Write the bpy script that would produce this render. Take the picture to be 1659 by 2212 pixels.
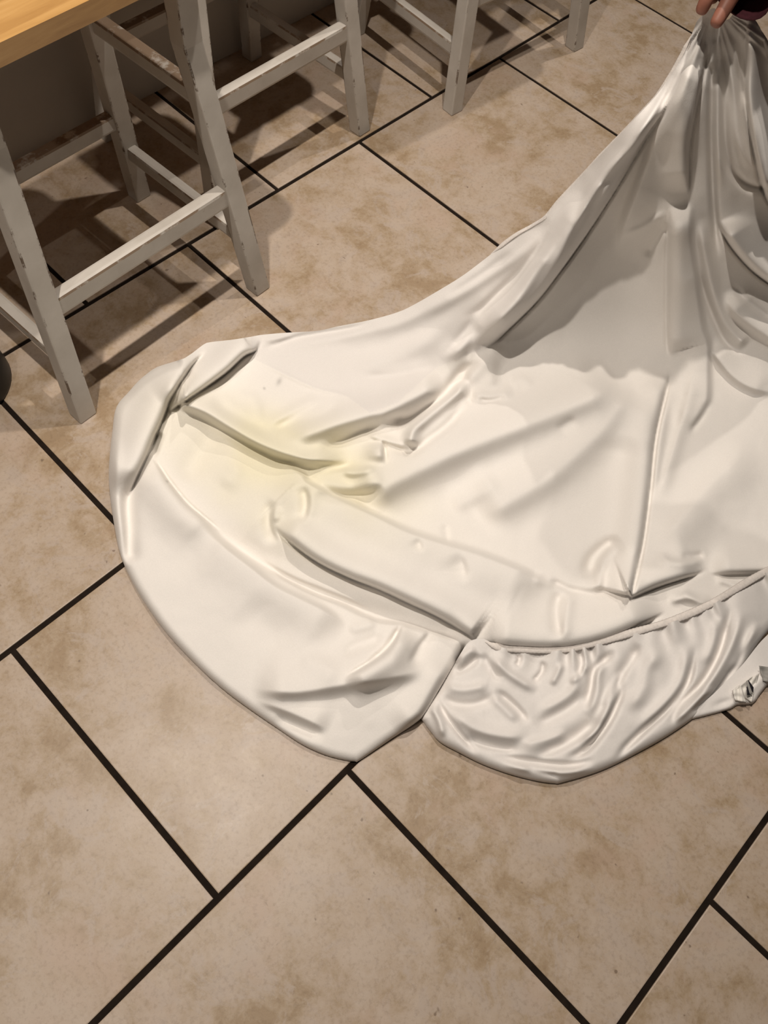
import bpy, bmesh, math, random
import numpy as np
from mathutils import Vector, Matrix

# ------------------------------------------------------------------ units
# measured in floor tiles (one tile = 0.5 m); T turns tiles into metres
T = 0.5
W, H = 1659.0, 2212.0
FPX = 1753.79
ROT = (0.485273, -0.0749598, -0.786803)
EYE = np.array([0.1214518, -2.2666266, 2.5370848])      # tiles

for o in list(bpy.data.objects):
    bpy.data.objects.remove(o)
scene = bpy.context.scene
COL = scene.collection

# ------------------------------------------------------------------ camera
cam_d = bpy.data.cameras.new('camera')
cam = bpy.data.objects.new('camera', cam_d)
COL.objects.link(cam)
cam_d.sensor_fit = 'HORIZONTAL'
cam_d.sensor_width = 36.0
cam_d.lens = FPX / W * 36.0
cam_d.clip_start = 0.01
cam.rotation_mode = 'XYZ'
cam.rotation_euler = ROT
cam.location = Vector(EYE) * T
scene.camera = cam

# ------------------------------------------------------------------ world and lights
world = bpy.data.worlds.new('world')
scene.world = world
world.use_nodes = True
bg = world.node_tree.nodes['Background']
bg.inputs[0].default_value = (1.0, 0.90, 0.80, 1)
bg.inputs[1].default_value = 0.022

def downlight(name, x, y, z, power, radius=0.022, color=(1.0, 0.905, 0.80), spot=150, blend=0.6):
    d = bpy.data.lights.new(name, 'SPOT')
    d.energy = power
    d.color = color
    d.shadow_soft_size = radius
    d.spot_size = math.radians(spot)
    d.spot_blend = blend
    o = bpy.data.objects.new(name, d)
    o.location = (x * T, y * T, z * T)
    COL.objects.link(o)
    return o

# one row of ceiling downlights, a metre apart, running along the island
LAMPS = [
    ('downlight', -1.70, -0.95, 4.8, 30, 120, 1.0),
    ('downlight', 0.32, -0.82, 4.8, 132, 120, 1.0),
    ('downlight', 2.30, -0.75, 4.8, 88, 120, 1.0),
    ('downlight', 4.50, 0.05, 4.8, 70, 120, 1.0),
]
for nm, x, y, z, p, sp, bl in LAMPS:
    downlight(nm, x, y, z, p, spot=sp, blend=bl)

vs = scene.view_settings
vs.view_transform = 'Standard'
vs.look = 'None'
vs.exposure = -0.06
vs.gamma = 1.0
vs.use_curve_mapping = False

# ------------------------------------------------------------------ helpers
def rotm(rx, ry, rz):
    c, s = math.cos, math.sin
    X = np.array([[1, 0, 0], [0, c(rx), -s(rx)], [0, s(rx), c(rx)]])
    Y = np.array([[c(ry), 0, s(ry)], [0, 1, 0], [-s(ry), 0, c(ry)]])
    Z = np.array([[c(rz), -s(rz), 0], [s(rz), c(rz), 0], [0, 0, 1]])
    return Z @ Y @ X
RM = rotm(*ROT)

def at(u, v, h):
    """survey point (u, v) of the photograph at height h above the floor, in tiles"""
    u = np.asarray(u, float); v = np.asarray(v, float); h = np.asarray(h, float)
    d = np.stack([(u - W / 2) / FPX, -(v - H / 2) / FPX, -np.ones_like(u)], -1) @ RM.T
    t = (h - EYE[2]) / d[..., 2]
    return EYE + d * t[..., None]

def tag(o, label=None, cat=None, group=None, kind=None):
    if label: o['label'] = label
    if cat: o['category'] = cat
    if group: o['group'] = group
    if kind: o['kind'] = kind
    return o

def empty(name, loc=(0, 0, 0), rz=0.0):
    o = bpy.data.objects.new(name, None)
    o.empty_display_size = 0.1
    o.location = loc
    o.rotation_euler = (0, 0, rz)
    COL.objects.link(o)
    return o

def mesh_obj(name, verts, faces, mat, parent=None, smooth=False):
    me = bpy.data.meshes.new(name)
    me.from_pydata([tuple(v) for v in verts], [], faces)
    me.update()
    if smooth:
        me.polygons.foreach_set('use_smooth', [True] * len(me.polygons))
    if mat: me.materials.append(mat)
    o = bpy.data.objects.new(name, me)
    COL.objects.link(o)
    if parent: o.parent = parent
    return o

def bm_obj(name, bm, mat, parent=None, smooth=False):
    me = bpy.data.meshes.new(name)
    bm.normal_update()
    bm.to_mesh(me); bm.free()
    if smooth:
        me.polygons.foreach_set('use_smooth', [True] * len(me.polygons))
    if mat: me.materials.append(mat)
    o = bpy.data.objects.new(name, me)
    COL.objects.link(o)
    if parent: o.parent = parent
    return o

def box_bm(x0, x1, y0, y1, z0, z1, bev=0.0, seg=2):
    bm = bmesh.new()
    bmesh.ops.create_cube(bm, size=1.0)
    for v in bm.verts:
        v.co = Vector(((x0 + x1) / 2 + v.co.x * (x1 - x0), (y0 + y1) / 2 + v.co.y * (y1 - y0), (z0 + z1) / 2 + v.co.z * (z1 - z0)))
    if bev:
        bmesh.ops.bevel(bm, geom=bm.edges[:], offset=bev, segments=seg, profile=0.7, affect='EDGES')
    return bm

# ------------------------------------------------------------------ materials
def new_mat(name):
    m = bpy.data.materials.new(name)
    m.use_nodes = True
    nt = m.node_tree
    return m, nt, nt.nodes, nt.links, nt.nodes['Principled BSDF']

def ramp(nodes, stops):
    r = nodes.new('ShaderNodeValToRGB')
    el = r.color_ramp.elements
    while len(el) < len(stops): el.new(0.5)
    for e, (p, c) in zip(el, stops):
        e.position = p
        e.color = c if len(c) == 4 else (*c, 1)
    return r

def mix(nodes, links, fac, a, b, mode='MIX'):
    n = nodes.new('ShaderNodeMix'); n.data_type = 'RGBA'; n.blend_type = mode
    for sock, val in ((n.inputs[0], fac), (n.inputs[6], a), (n.inputs[7], b)):
        if hasattr(val, 'is_output'): links.new(val, sock)
        elif isinstance(val, (int, float)): sock.default_value = val
        else: sock.default_value = (*val, 1) if len(val) == 3 else val
    return n.outputs[2]

def noise(nodes, links, vec, scale, detail=6, rough=0.6, dist=0.0):
    n = nodes.new('ShaderNodeTexNoise')
    n.inputs['Scale'].default_value = scale
    n.inputs['Detail'].default_value = detail
    n.inputs['Roughness'].default_value = rough
    n.inputs['Distortion'].default_value = dist
    if vec is not None: links.new(vec, n.inputs['Vector'])
    return n

def bump(nodes, links, height, strength, dist, bsdf):
    b = nodes.new('ShaderNodeBump')
    b.inputs['Strength'].default_value = strength
    b.inputs['Distance'].default_value = dist
    links.new(height, b.inputs['Height'])
    links.new(b.outputs[0], bsdf.inputs['Normal'])

def tile_material():
    m, nt, N, L, B = new_mat('beige_stone_tile')
    tc = N.new('ShaderNodeTexCoord'); oi = N.new('ShaderNodeObjectInfo')
    mul = N.new('ShaderNodeVectorMath'); mul.operation = 'MULTIPLY_ADD'
    comb = N.new('ShaderNodeCombineXYZ')
    k = N.new('ShaderNodeMath'); k.operation = 'MULTIPLY'; k.inputs[1].default_value = 37.0
    L.new(oi.outputs['Random'], k.inputs[0])
    L.new(k.outputs[0], comb.inputs[0]); L.new(k.outputs[0], comb.inputs[2])
    mul.inputs[1].default_value = (1, 1, 1)
    L.new(tc.outputs['Object'], mul.inputs[0]); L.new(comb.outputs[0], mul.inputs[2])
    vec = mul.outputs[0]
    big = noise(N, L, vec, 6.5, 11, 0.68, 0.25)
    mid = noise(N, L, vec, 26.0, 9, 0.74, 0.3)
    add = N.new('ShaderNodeMath'); add.operation = 'MULTIPLY_ADD'; add.inputs[1].default_value = 0.62
    L.new(mid.outputs[0], add.inputs[0]); L.new(big.outputs[0], add.inputs[2])
    r1 = ramp(N, [(0.66, (0.345, 0.250, 0.160)), (0.73, (0.400, 0.305, 0.212)), (0.80, (0.445, 0.350, 0.266)), (0.91, (0.485, 0.394, 0.316))])
    L.new(add.outputs[0], r1.inputs[0])
    pale = noise(N, L, vec, 13.0, 8, 0.7, 0.9)
    r3 = ramp(N, [(0.53, (0, 0, 0)), (0.60, (0.75, 0.75, 0.75))])
    L.new(pale.outputs[0], r3.inputs[0])
    c2 = mix(N, L, r3.outputs[0], r1.outputs[0], (0.460, 0.378, 0.315))
    pink = noise(N, L, vec, 7.0, 5, 0.6, 0.4)
    r6 = ramp(N, [(0.56, (0, 0, 0)), (0.68, (0.6, 0.6, 0.6))])
    L.new(pink.outputs[0], r6.inputs[0])
    c2 = mix(N, L, r6.outputs[0], c2, (0.475, 0.358, 0.278))
    fine = noise(N, L, vec, 150.0, 5, 0.7)
    r4 = ramp(N, [(0.32, (0.72, 0.69, 0.66)), (0.5, (1, 1, 1))])
    L.new(fine.outputs[0], r4.inputs[0])
    c3 = mix(N, L, 0.6, c2, r4.outputs[0], 'MULTIPLY')
    spk = noise(N, L, vec, 60.0, 2, 0.5)
    r5 = ramp(N, [(0.74, (0, 0, 0)), (0.78, (0.7, 0.7, 0.7))])
    L.new(spk.outputs[0], r5.inputs[0])
    c4 = mix(N, L, r5.outputs[0], c3, (0.16, 0.11, 0.075))
    L.new(c4, B.inputs['Base Color'])
    rr = ramp(N, [(0.3, (0.33,) * 3), (0.7, (0.46,) * 3)])
    L.new(mid.outputs[0], rr.inputs[0])
    L.new(rr.outputs[0], B.inputs['Roughness'])
    B.inputs['Specular IOR Level'].default_value = 0.4
    bump(N, L, mid.outputs[0], 0.12, 0.002, B)
    return m

def plain(name, col, rough=0.6, nscale=30.0, var=0.08, bstr=0.1, bdist=0.001, spec=0.4):
    m, nt, N, L, B = new_mat(name)
    tc = N.new('ShaderNodeTexCoord')
    n = noise(N, L, tc.outputs['Object'], nscale, 5, 0.6)
    lo = tuple(c * (1 - var) for c in col); hi = tuple(min(1, c * (1 + var)) for c in col)
    r = ramp(N, [(0.3, lo), (0.7, hi)])
    L.new(n.outputs[0], r.inputs[0]); L.new(r.outputs[0], B.inputs['Base Color'])
    B.inputs['Roughness'].default_value = rough
    B.inputs['Specular IOR Level'].default_value = spec
    bump(N, L, n.outputs[0], bstr, bdist, B)
    return m

def painted_wood(name, worn_top):
    """white paint over pine, rubbed through to the wood on foot-worn faces"""
    m, nt, N, L, B = new_mat(name)
    tc = N.new('ShaderNodeTexCoord')
    n = noise(N, L, tc.outputs['Object'], 14, 5, 0.6)
    r = ramp(N, [(0.3, (0.46, 0.425, 0.38)), (0.7, (0.56, 0.525, 0.48))])
    L.new(n.outputs[0], r.inputs[0])
    chip = noise(N, L, tc.outputs['Object'], 55, 6, 0.75, 0.4)
    rc = ramp(N, [(0.68, (0, 0, 0)), (0.72, (1, 1, 1))])
    L.new(chip.outputs[0], rc.inputs[0])
    c = mix(N, L, rc.outputs[0], r.outputs[0], (0.20, 0.12, 0.06))
    if not worn_top:
        ge = N.new('ShaderNodeNewGeometry'); sx = N.new('ShaderNodeSeparateXYZ')
        L.new(ge.outputs['True Normal'], sx.inputs[0])
        xy = N.new('ShaderNodeMath'); xy.operation = 'MULTIPLY'
        L.new(sx.outputs[0], xy.inputs[0]); L.new(sx.outputs[1], xy.inputs[1])
        ab = N.new('ShaderNodeMath'); ab.operation = 'ABSOLUTE'; L.new(xy.outputs[0], ab.inputs[0])
        gt = N.new('ShaderNodeMath'); gt.operation = 'GREATER_THAN'; gt.inputs[1].default_value = 0.2
        L.new(ab.outputs[0], gt.inputs[0])
        wn = noise(N, L, tc.outputs['Object'], 16, 6, 0.75)
        rw = ramp(N, [(0.54, (0, 0, 0)), (0.60, (0.9, 0.9, 0.9))])
        L.new(wn.outputs[0], rw.inputs[0])
        w = N.new('ShaderNodeMath'); w.operation = 'MULTIPLY'
        L.new(gt.outputs[0], w.inputs[0]); L.new(rw.outputs[0], w.inputs[1])
        c = mix(N, L, w.outputs[0], c, (0.10, 0.06, 0.035))
    if worn_top:
        ge = N.new('ShaderNodeNewGeometry'); sx = N.new('ShaderNodeSeparateXYZ')
        L.new(ge.outputs['True Normal'], sx.inputs[0])
        lo, hi = worn_top
        a = N.new('ShaderNodeMath'); a.operation = 'GREATER_THAN'; a.inputs[1].default_value = lo
        b = N.new('ShaderNodeMath'); b.operation = 'LESS_THAN'; b.inputs[1].default_value = hi
        ab = N.new('ShaderNodeMath'); ab.operation = 'MULTIPLY'
        L.new(sx.outputs[2], a.inputs[0]); L.new(sx.outputs[2], b.inputs[0])
        L.new(a.outputs[0], ab.inputs[0]); L.new(b.outputs[0], ab.inputs[1])
        wn = noise(N, L, tc.outputs['Object'], 22, 5, 0.7)
        rw = ramp(N, [(0.40, (0, 0, 0)), (0.50, (0.9, 0.9, 0.9))])
        L.new(wn.outputs[0], rw.inputs[0])
        w = N.new('ShaderNodeMath'); w.operation = 'MULTIPLY'
        L.new(ab.outputs[0], w.inputs[0]); L.new(rw.outputs[0], w.inputs[1])
        c = mix(N, L, w.outputs[0], c, (0.22, 0.145, 0.088))
    L.new(c, B.inputs['Base Color'])
    B.inputs['Roughness'].default_value = 0.5
    bump(N, L, n.outputs[0], 0.15, 0.002, B)
    return m

def pine_material():
    m, nt, N, L, B = new_mat('varnished_pine')
    tc = N.new('ShaderNodeTexCoord')
    mp = N.new('ShaderNodeMapping'); mp.inputs['Scale'].default_value = (1.5, 14, 14)
    L.new(tc.outputs['Object'], mp.inputs[0])
    n = noise(N, L, mp.outputs[0], 4, 6, 0.6, 0.8)
    r = ramp(N, [(0.3, (0.36, 0.19, 0.062)), (0.55, (0.48, 0.275, 0.098)), (0.75, (0.54, 0.325, 0.13))])
    L.new(n.outputs[0], r.inputs[0]); L.new(r.outputs[0], B.inputs['Base Color'])
    B.inputs['Roughness'].default_value = 0.32
    bump(N, L, n.outputs[0], 0.08, 0.001, B)
    return m

def cloth_material(name, fuzz=420.0, strength=0.35, rough=0.9):
    m, nt, N, L, B = new_mat(name)
    at_ = N.new('ShaderNodeVertexColor'); at_.layer_name = 'fabric'
    tc = N.new('ShaderNodeTexCoord')
    n = noise(N, L, tc.outputs['Object'], fuzz, 3, 0.6)
    r = ramp(N, [(0.3, (0.955,) * 3), (0.7, (1,) * 3)])
    L.new(n.outputs[0], r.inputs[0])
    c = mix(N, L, 1.0, at_.outputs[0], r.outputs[0], 'MULTIPLY')
    L.new(c, B.inputs['Base Color'])
    B.inputs['Roughness'].default_value = rough
    B.inputs['Specular IOR Level'].default_value = 0.2
    B.inputs['Sheen Weight'].default_value = 0.15
    bump(N, L, n.outputs[0], strength, 0.0006, B)
    return m

M_TILE = tile_material()
M_GROUT = plain('dark_grout', (0.016, 0.011, 0.008), 0.95, 60, 0.3, 0.4, 0.001, 0.1)
M_PAINT = painted_wood('white_painted_wood', None)
M_RUNG = painted_wood('white_painted_wood_edge_worn', (0.15, 0.75))
M_RUNG_TOP = painted_wood('white_painted_wood_top_worn', (0.15, 1.01))
M_PINE = pine_material()
M_PANEL = plain('grey_white_panel', (0.50, 0.47, 0.43), 0.55, 4, 0.04, 0.03)
M_BLACK = plain('black_plastic', (0.008, 0.008, 0.008), 0.45, 20, 0.2, 0.05)
M_CLOTH = cloth_material('cream_towelling')
M_SKIRT = cloth_material('white_stretch_jersey', 300, 0.12, 0.7)
M_ELASTIC = plain('white_elastic', (0.72, 0.67, 0.63), 0.75, 200, 0.1, 0.4)
M_SKIN = plain('skin', (0.30, 0.125, 0.085), 0.5, 60, 0.12, 0.1)
M_SLEEVE = plain('maroon_knit', (0.06, 0.012, 0.018), 0.9, 160, 0.25, 0.5)
M_TROUSER = plain('charcoal_cotton', (0.03, 0.03, 0.034), 0.9, 200, 0.2, 0.3)
M_HAIR = plain('brown_hair', (0.06, 0.03, 0.015), 0.6, 90, 0.4, 0.6)
M_EYE = plain('eye', (0.10, 0.07, 0.05), 0.2, 40, 0.1, 0.0)
M_LIP = plain('lip', (0.36, 0.12, 0.10), 0.45, 60, 0.1, 0.05)
M_LABEL = plain('white_satin_label', (0.80, 0.77, 0.72), 0.5, 120, 0.05, 0.1)
M_PRINT = plain('black_print', (0.012, 0.010, 0.014), 0.6, 80, 0.1, 0.05)
M_GREYP = plain('grey_print', (0.30, 0.29, 0.27), 0.6, 80, 0.1, 0.05)

# ------------------------------------------------------------------ floor
G = 0.018                     # grout joint, tiles
X0, X1, Y0, Y1 = -5, 9, -7, 5
floor = bm_obj('floor', box_bm((X0 - 0.5) * T, (X1 + 1) * T, Y0 * T, Y1 * T, -0.03, -0.0022), M_GROUT)
tag(floor, kind='structure')
tb = box_bm(-(1 - G) / 2 * T, (1 - G) / 2 * T, -(1 - G) / 2 * T, (1 - G) / 2 * T, -0.008, 0.0)
top_edges = [e for e in tb.edges if all(v.co.z > -0.001 for v in e.verts)]
bmesh.ops.bevel(tb, geom=top_edges, offset=0.0016, segments=2, profile=0.6, affect='EDGES')
tile0 = bm_obj('tile', tb, M_TILE, floor)
first = True
rnd = random.Random(4)
for r in range(Y0, Y1):
    off = 0.5 if r % 2 else 0.0      # rows alternate by half a tile
    for i in range(X0 - 1, X1 + 1):
        # row r covers y from r to r+1
        xa = i + off
        if xa < X0 - 0.5 or xa + 1 > X1 + 1: continue
        o = tile0 if first else tile0.copy()
        if not first:
            COL.objects.link(o); o.parent = floor
        first = False
        o.location = ((xa + 0.5) * T, (r + 0.5) * T, rnd.uniform(-0.0004, 0.0002))
        o.rotation_euler = (0, 0, rnd.choice([0, math.pi / 2, math.pi, -math.pi / 2]))

# ------------------------------------------------------------------ kitchen island behind the stools
isl = empty('kitchen_island', (1.0 * T, 1.3 * T, 0))
tag(isl, 'grey-white kitchen island panel standing behind the white stools', 'island')
bm_obj('back_panel', box_bm(-3.4 * T, 3.4 * T, -0.44 * T, -0.40 * T, 0.0, 1.72 * T, 0.002), M_PANEL, isl)
bm_obj('body', box_bm(-3.38 * T, 3.38 * T, -0.40 * T, 0.85 * T, 0.0, 1.72 * T, 0.002), M_PANEL, isl)
bm_obj('worktop', box_bm(-3.5 * T, 3.5 * T, -1.10 * T, 0.9 * T, 1.722 * T, 1.80 * T, 0.004), M_PINE, isl)

# ------------------------------------------------------------------ stools
def bar(pts, sx, sy, bev=0.003):
    """square-section bar through points (tiles) with section sx, sy; mitred, bevelled"""
    bm = bmesh.new(); rings = []
    for (x, y, z) in pts:
        ring = [bm.verts.new(((x + a * sx / 2) * T, (y + b * sy / 2) * T, z * T)) for a, b in ((-1, -1), (1, -1), (1, 1), (-1, 1))]
        rings.append(ring)
    for a, b in zip(rings, rings[1:]):
        for k in range(4):
            bm.faces.new((a[k], a[(k + 1) % 4], b[(k + 1) % 4], b[k]))
    bm.faces.new(rings[0][::-1]); bm.faces.new(rings[-1])
    bmesh.ops.recalc_face_normals(bm, faces=bm.faces[:])
    es = [e for e in bm.edges if len(e.link_faces) == 2 and e.calc_face_angle(0) > 0.6]
    bmesh.ops.bevel(bm, geom=es, offset=bev, segments=2, profile=0.6, affect='EDGES')
    return bm

def rail(p, q, hgt, dep, axis):
    """rectangular rung from p to q (tiles); axis is the direction of its length"""
    bm = bmesh.new(); rings = []
    for (x, y, z) in (p, q):
        if axis == 'x':
            c = [(x, y - dep / 2, z - hgt / 2), (x, y + dep / 2, z - hgt / 2), (x, y + dep / 2, z + hgt / 2), (x, y - dep / 2, z + hgt / 2)]
        else:
            c = [(x - dep / 2, y, z - hgt / 2), (x + dep / 2, y, z - hgt / 2), (x + dep / 2, y, z + hgt / 2), (x - dep / 2, y, z + hgt / 2)]
        rings.append([bm.verts.new(Vector(k) * T) for k in c])
    a, b = rings
    for k in range(4):
        bm.faces.new((a[k], a[(k + 1) % 4], b[(k + 1) % 4], b[k]))
    bm.faces.new(a[::-1]); bm.faces.new(b)
    bmesh.ops.recalc_face_normals(bm, faces=bm.faces[:])
    es = [e for e in bm.edges if abs((e.verts[0].co - e.verts[1].co).length) > 0.2]
    bmesh.ops.bevel(bm, geom=es, offset=0.0055, segments=2, profile=0.6, affect='EDGES')
    return bm

LEGX, LEGY = 0.072, 0.067
def leg_axis(sx, sy, z):
    zz = min(z, 1.02)
    return (sx * (0.475 - LEGX / 2 - 0.095 * zz), sy * (0.40 - LEGY / 2 - 0.11 * zz), z)

def make_stool(label):
    t = empty('bar_stool')
    tag(t, label, 'stool', 'white bar stools along the island')
    for sx in (-1, 1):
        for sy in (-1, 1):
            lg = bm_obj('leg', bar([leg_axis(sx, sy, 0.0), leg_axis(sx, sy, 1.02), leg_axis(sx, sy, 1.246)], LEGX, LEGY), M_PAINT, t)
    z = 0.478
    bm_obj('front_rung', rail(leg_axis(-1, -1, z), leg_axis(1, -1, z), 0.075, 0.046, 'x'), M_RUNG, t)
    z = 0.425
    bm_obj('rear_rung', rail(leg_axis(-1, 1, z), leg_axis(1, 1, z), 0.065, 0.046, 'x'), M_RUNG_TOP, t)
    for sx in (-1, 1):
        z = 0.265
        bm_obj('lower_side_rung', rail(leg_axis(sx, -1, z), leg_axis(sx, 1, z), 0.06, 0.042, 'y'), M_RUNG, t)
        z = 0.835
        bm_obj('upper_side_rung', rail(leg_axis(sx, -1, z), leg_axis(sx, 1, z), 0.06, 0.046, 'y'), M_RUNG_TOP, t)
    # pine seat with rounded corners
    bm = bmesh.new(); hw, hd, rr = 0.42, 0.335, 0.07
    out = []
    for cx, cy, a0 in ((hw - rr, hd - rr, 0), (-hw + rr, hd - rr, 90), (-hw + rr, -hd + rr, 180), (hw - rr, -hd + rr, 270)):
        for k in range(7):
            a = math.radians(a0 + 15 * k)
            out.append((cx + rr * math.cos(a), cy + rr * math.sin(a)))
    lo = [bm.verts.new((x * T, y * T, 1.246 * T)) for x, y in out]
    hi = [bm.verts.new((x * T, y * T, 1.300 * T)) for x, y in out]
    n = len(out)
    for k in range(n):
        bm.faces.new((lo[k], lo[(k + 1) % n], hi[(k + 1) % n], hi[k]))
    tf = bm.faces.new(hi); bf = bm.faces.new(lo[::-1])
    es = list(tf.edges) + list(bf.edges)
    bmesh.ops.bevel(bm, geom=es, offset=0.004, segments=3, profile=0.6, affect='EDGES')
    bm_obj('seat', bm, M_PINE, t)
    return t

def copy_tree(root):
    c = root.copy(); COL.objects.link(c)
    for ch in root.children:
        k = ch.copy(); COL.objects.link(k); k.parent = c
        for g in ch.children:
            s = g.copy(); COL.objects.link(s); s.parent = k
    return c

st1 = make_stool('white-painted wooden bar stool with worn rungs, its pine seat in view')
st2 = copy_tree(st1); st2['label'] = 'white-painted bar stool standing between the two other stools'
st3 = copy_tree(st1); st3['label'] = 'white-painted bar stool farthest along the island from the black bowl'
for s, (x, y, a) in ((st1, (1.104, -0.028, 2.8)), (st2, (2.103, 0.401, 2.3)), (st3, (3.472, 0.206, -4.3))):
    s.location = (x * T, y * T, 0); s.rotation_euler = (0, 0, math.radians(a))

#SHEET#
# ------------------------------------------------------------------ the sheet
def catmull(pts, step=4.0):
    p = np.array(pts, float)
    if len(p) == 2:
        n = max(2, int(np.hypot(*(p[1] - p[0])) / step))
        return p[0] + (p[1] - p[0]) * np.linspace(0, 1, n)[:, None]
    q = np.vstack([2 * p[0] - p[1], p, 2 * p[-1] - p[-2]])
    out = []
    for i in range(1, len(q) - 2):
        a, b, c, d = q[i - 1], q[i], q[i + 1], q[i + 2]
        n = max(2, int(np.hypot(*(c - b)[:2]) / step))
        t = np.linspace(0, 1, n, endpoint=False)[:, None]
        out.append(0.5 * (2 * b + (c - a) * t + (2 * a - 5 * b + 4 * c - d) * t ** 2 + (3 * b - a - 3 * c + d) * t ** 3))
    out.append(p[-1:])
    return np.vstack(out)

def smooth01(x):
    x = np.clip(x, 0, 1)
    return x * x * (3 - 2 * x)

def near(curve, U, V):
    """distance to the curve, signed + to the right of travel, and arc position"""
    seg = np.diff(curve, axis=0)
    s = np.concatenate([[0], np.cumsum(np.hypot(seg[:, 0], seg[:, 1]))])
    tan = np.vstack([seg, seg[-1:]]).astype(float)
    tan[1:-1] = curve[2:] - curve[:-2]
    tan /= np.hypot(tan[:, 0], tan[:, 1])[:, None] + 1e-9
    best = np.full(U.shape, 1e9); idx = np.zeros(U.shape, int)
    for k in range(len(curve)):
        d = (U - curve[k, 0]) ** 2 + (V - curve[k, 1]) ** 2
        m = d < best
        best[m] = d[m]; idx[m] = k
    dx = U - curve[idx, 0]; dy = V - curve[idx, 1]
    tx = tan[idx, 0]; ty = tan[idx, 1]
    along = np.clip(dx * tx + dy * ty, -4, 4)
    perp = -ty * dx + tx * dy
    end = ((idx == 0) | (idx == len(curve) - 1))
    dist = np.where(end, np.sqrt(best), np.abs(perp))
    return np.sign(perp) * dist, s[idx] + along, s[-1]

def fold(D, U, V, pts, wl, wr, h, ends=(0.25, 0.25)):
    """one crease: rises h at the line, dies away over wl / wr pixels on its two sides"""
    c = catmull(pts)
    R = 3.0 * max(wl, wr)
    m = (U > c[:, 0].min() - R) & (U < c[:, 0].max() + R) & (V > c[:, 1].min() - R) & (V < c[:, 1].max() + R)
    if not m.any(): return
    d, s, L = near(c, U[m], V[m])
    w = np.where(d > 0, wr, wl)
    a = np.abs(d) / w
    prof = np.exp(-a ** 2)
    wide = np.exp(-a) * (1 + a) * 0.9 + 0.1 * np.exp(-a ** 2)
    prof = np.where(w > 24, 0.5 * prof + 0.5 * wide * np.exp(-(a / 2.2) ** 4), prof)
    ws, ww = min(wl, wr), max(wl, wr)
    if h > 0 and ws <= 8 and ww >= 24:
        # a roll: rounded shoulder on the full side, undercut at the line
        full = (d > 0) == (wr > wl)
        t = np.clip(a / 0.34, 0, 1)
        rise = 0.30 + 0.70 * np.sqrt(np.clip(1 - (1 - t) ** 2, 0, 1))
        roll = rise * np.exp(-(np.clip(a - 0.34, 0, None) / 0.95) ** 2)
        prof = np.where(full, roll, 0.30 * np.exp(-a ** 2)) * 1.12
        ds = np.where(full, -np.abs(d), np.abs(d))
        prof = prof - 0.42 * np.exp(-((ds - 4.0) / 4.2) ** 2)
    soft = [e * L if e < 0.05 else max(e * L, min(1.25 * ww, 0.45 * L)) for e in ends]
    t0 = smooth01(s / (soft[0] + 1e-6)) if ends[0] > 0 else 1.0
    t1 = smooth01((L - s) / (soft[1] + 1e-6)) if ends[1] > 0 else 1.0
    D[m] += h * prof * t0 * t1

def rbf_fit(pts):
    p = np.array(pts, float); X = p[:, :2] / 500.0; y = p[:, 2]; n = len(p)
    def K(r2): return 0.5 * r2 * np.log(r2 + 1e-12)
    r2 = ((X[:, None] - X[None]) ** 2).sum(-1)
    A = np.zeros((n + 3, n + 3))
    A[:n, :n] = K(r2) + np.eye(n) * 2e-3
    A[:n, n] = 1; A[:n, n + 1:] = X
    A[n:, :n] = A[:n, n:].T
    w = np.linalg.solve(A, np.concatenate([y, np.zeros(3)]))
    def f(U, V):
        u = U.ravel() / 500.0; v = V.ravel() / 500.0
        r = w[n] + w[n + 1] * u + w[n + 2] * v
        for k in range(n):
            r += w[k] * K((u - X[k, 0]) ** 2 + (v - X[k, 1]) ** 2)
        return r.reshape(U.shape)
    return f

def inside(poly, U, V):
    r = np.zeros(U.shape, bool)
    n = len(poly)
    for i in range(n):
        x0, y0 = poly[i]; x1, y1 = poly[(i + 1) % n]
        if y0 == y1: continue
        c = ((V >= min(y0, y1)) & (V < max(y0, y1)))
        r ^= c & (U < x0 + (V - y0) * (x1 - x0) / (y1 - y0))
    return r

def closest(curve, U, V):
    a = curve[:-1]; b = curve[1:]
    best = np.full(U.shape, 1e18); qx = np.zeros(U.shape); qy = np.zeros(U.shape)
    for (ax, ay), (bx, by) in zip(a, b):
        ex, ey = bx - ax, by - ay
        t = np.clip(((U - ax) * ex + (V - ay) * ey) / (ex * ex + ey * ey + 1e-9), 0, 1)
        px, py = ax + t * ex, ay + t * ey
        d = (U - px) ** 2 + (V - py) ** 2
        m = d < best
        best[m] = d[m]; qx[m] = px[m]; qy[m] = py[m]
    return np.sqrt(best), qx, qy

def value_noise(U, V, cell, seed):
    rs = np.random.RandomState(seed)
    g = rs.rand(200, 200)
    x = U / cell + 50; y = V / cell + 50
    xi = np.floor(x).astype(int); yi = np.floor(y).astype(int)
    fx = smooth01(x - xi); fy = smooth01(y - yi)
    f = lambda a, b: g[np.mod(a, 200), np.mod(b, 200)]
    return (f(xi, yi) * (1 - fx) * (1 - fy) + f(xi + 1, yi) * fx * (1 - fy) + f(xi, yi + 1) * (1 - fx) * fy + f(xi + 1, yi + 1) * fx * fy) - 0.5

def calm(u, v):
    # folds close up towards the fingers
    r = np.hypot(u - 1545, v - 20)
    return 0.30 + 0.70 * smooth01((r - 30) / 260)

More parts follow.
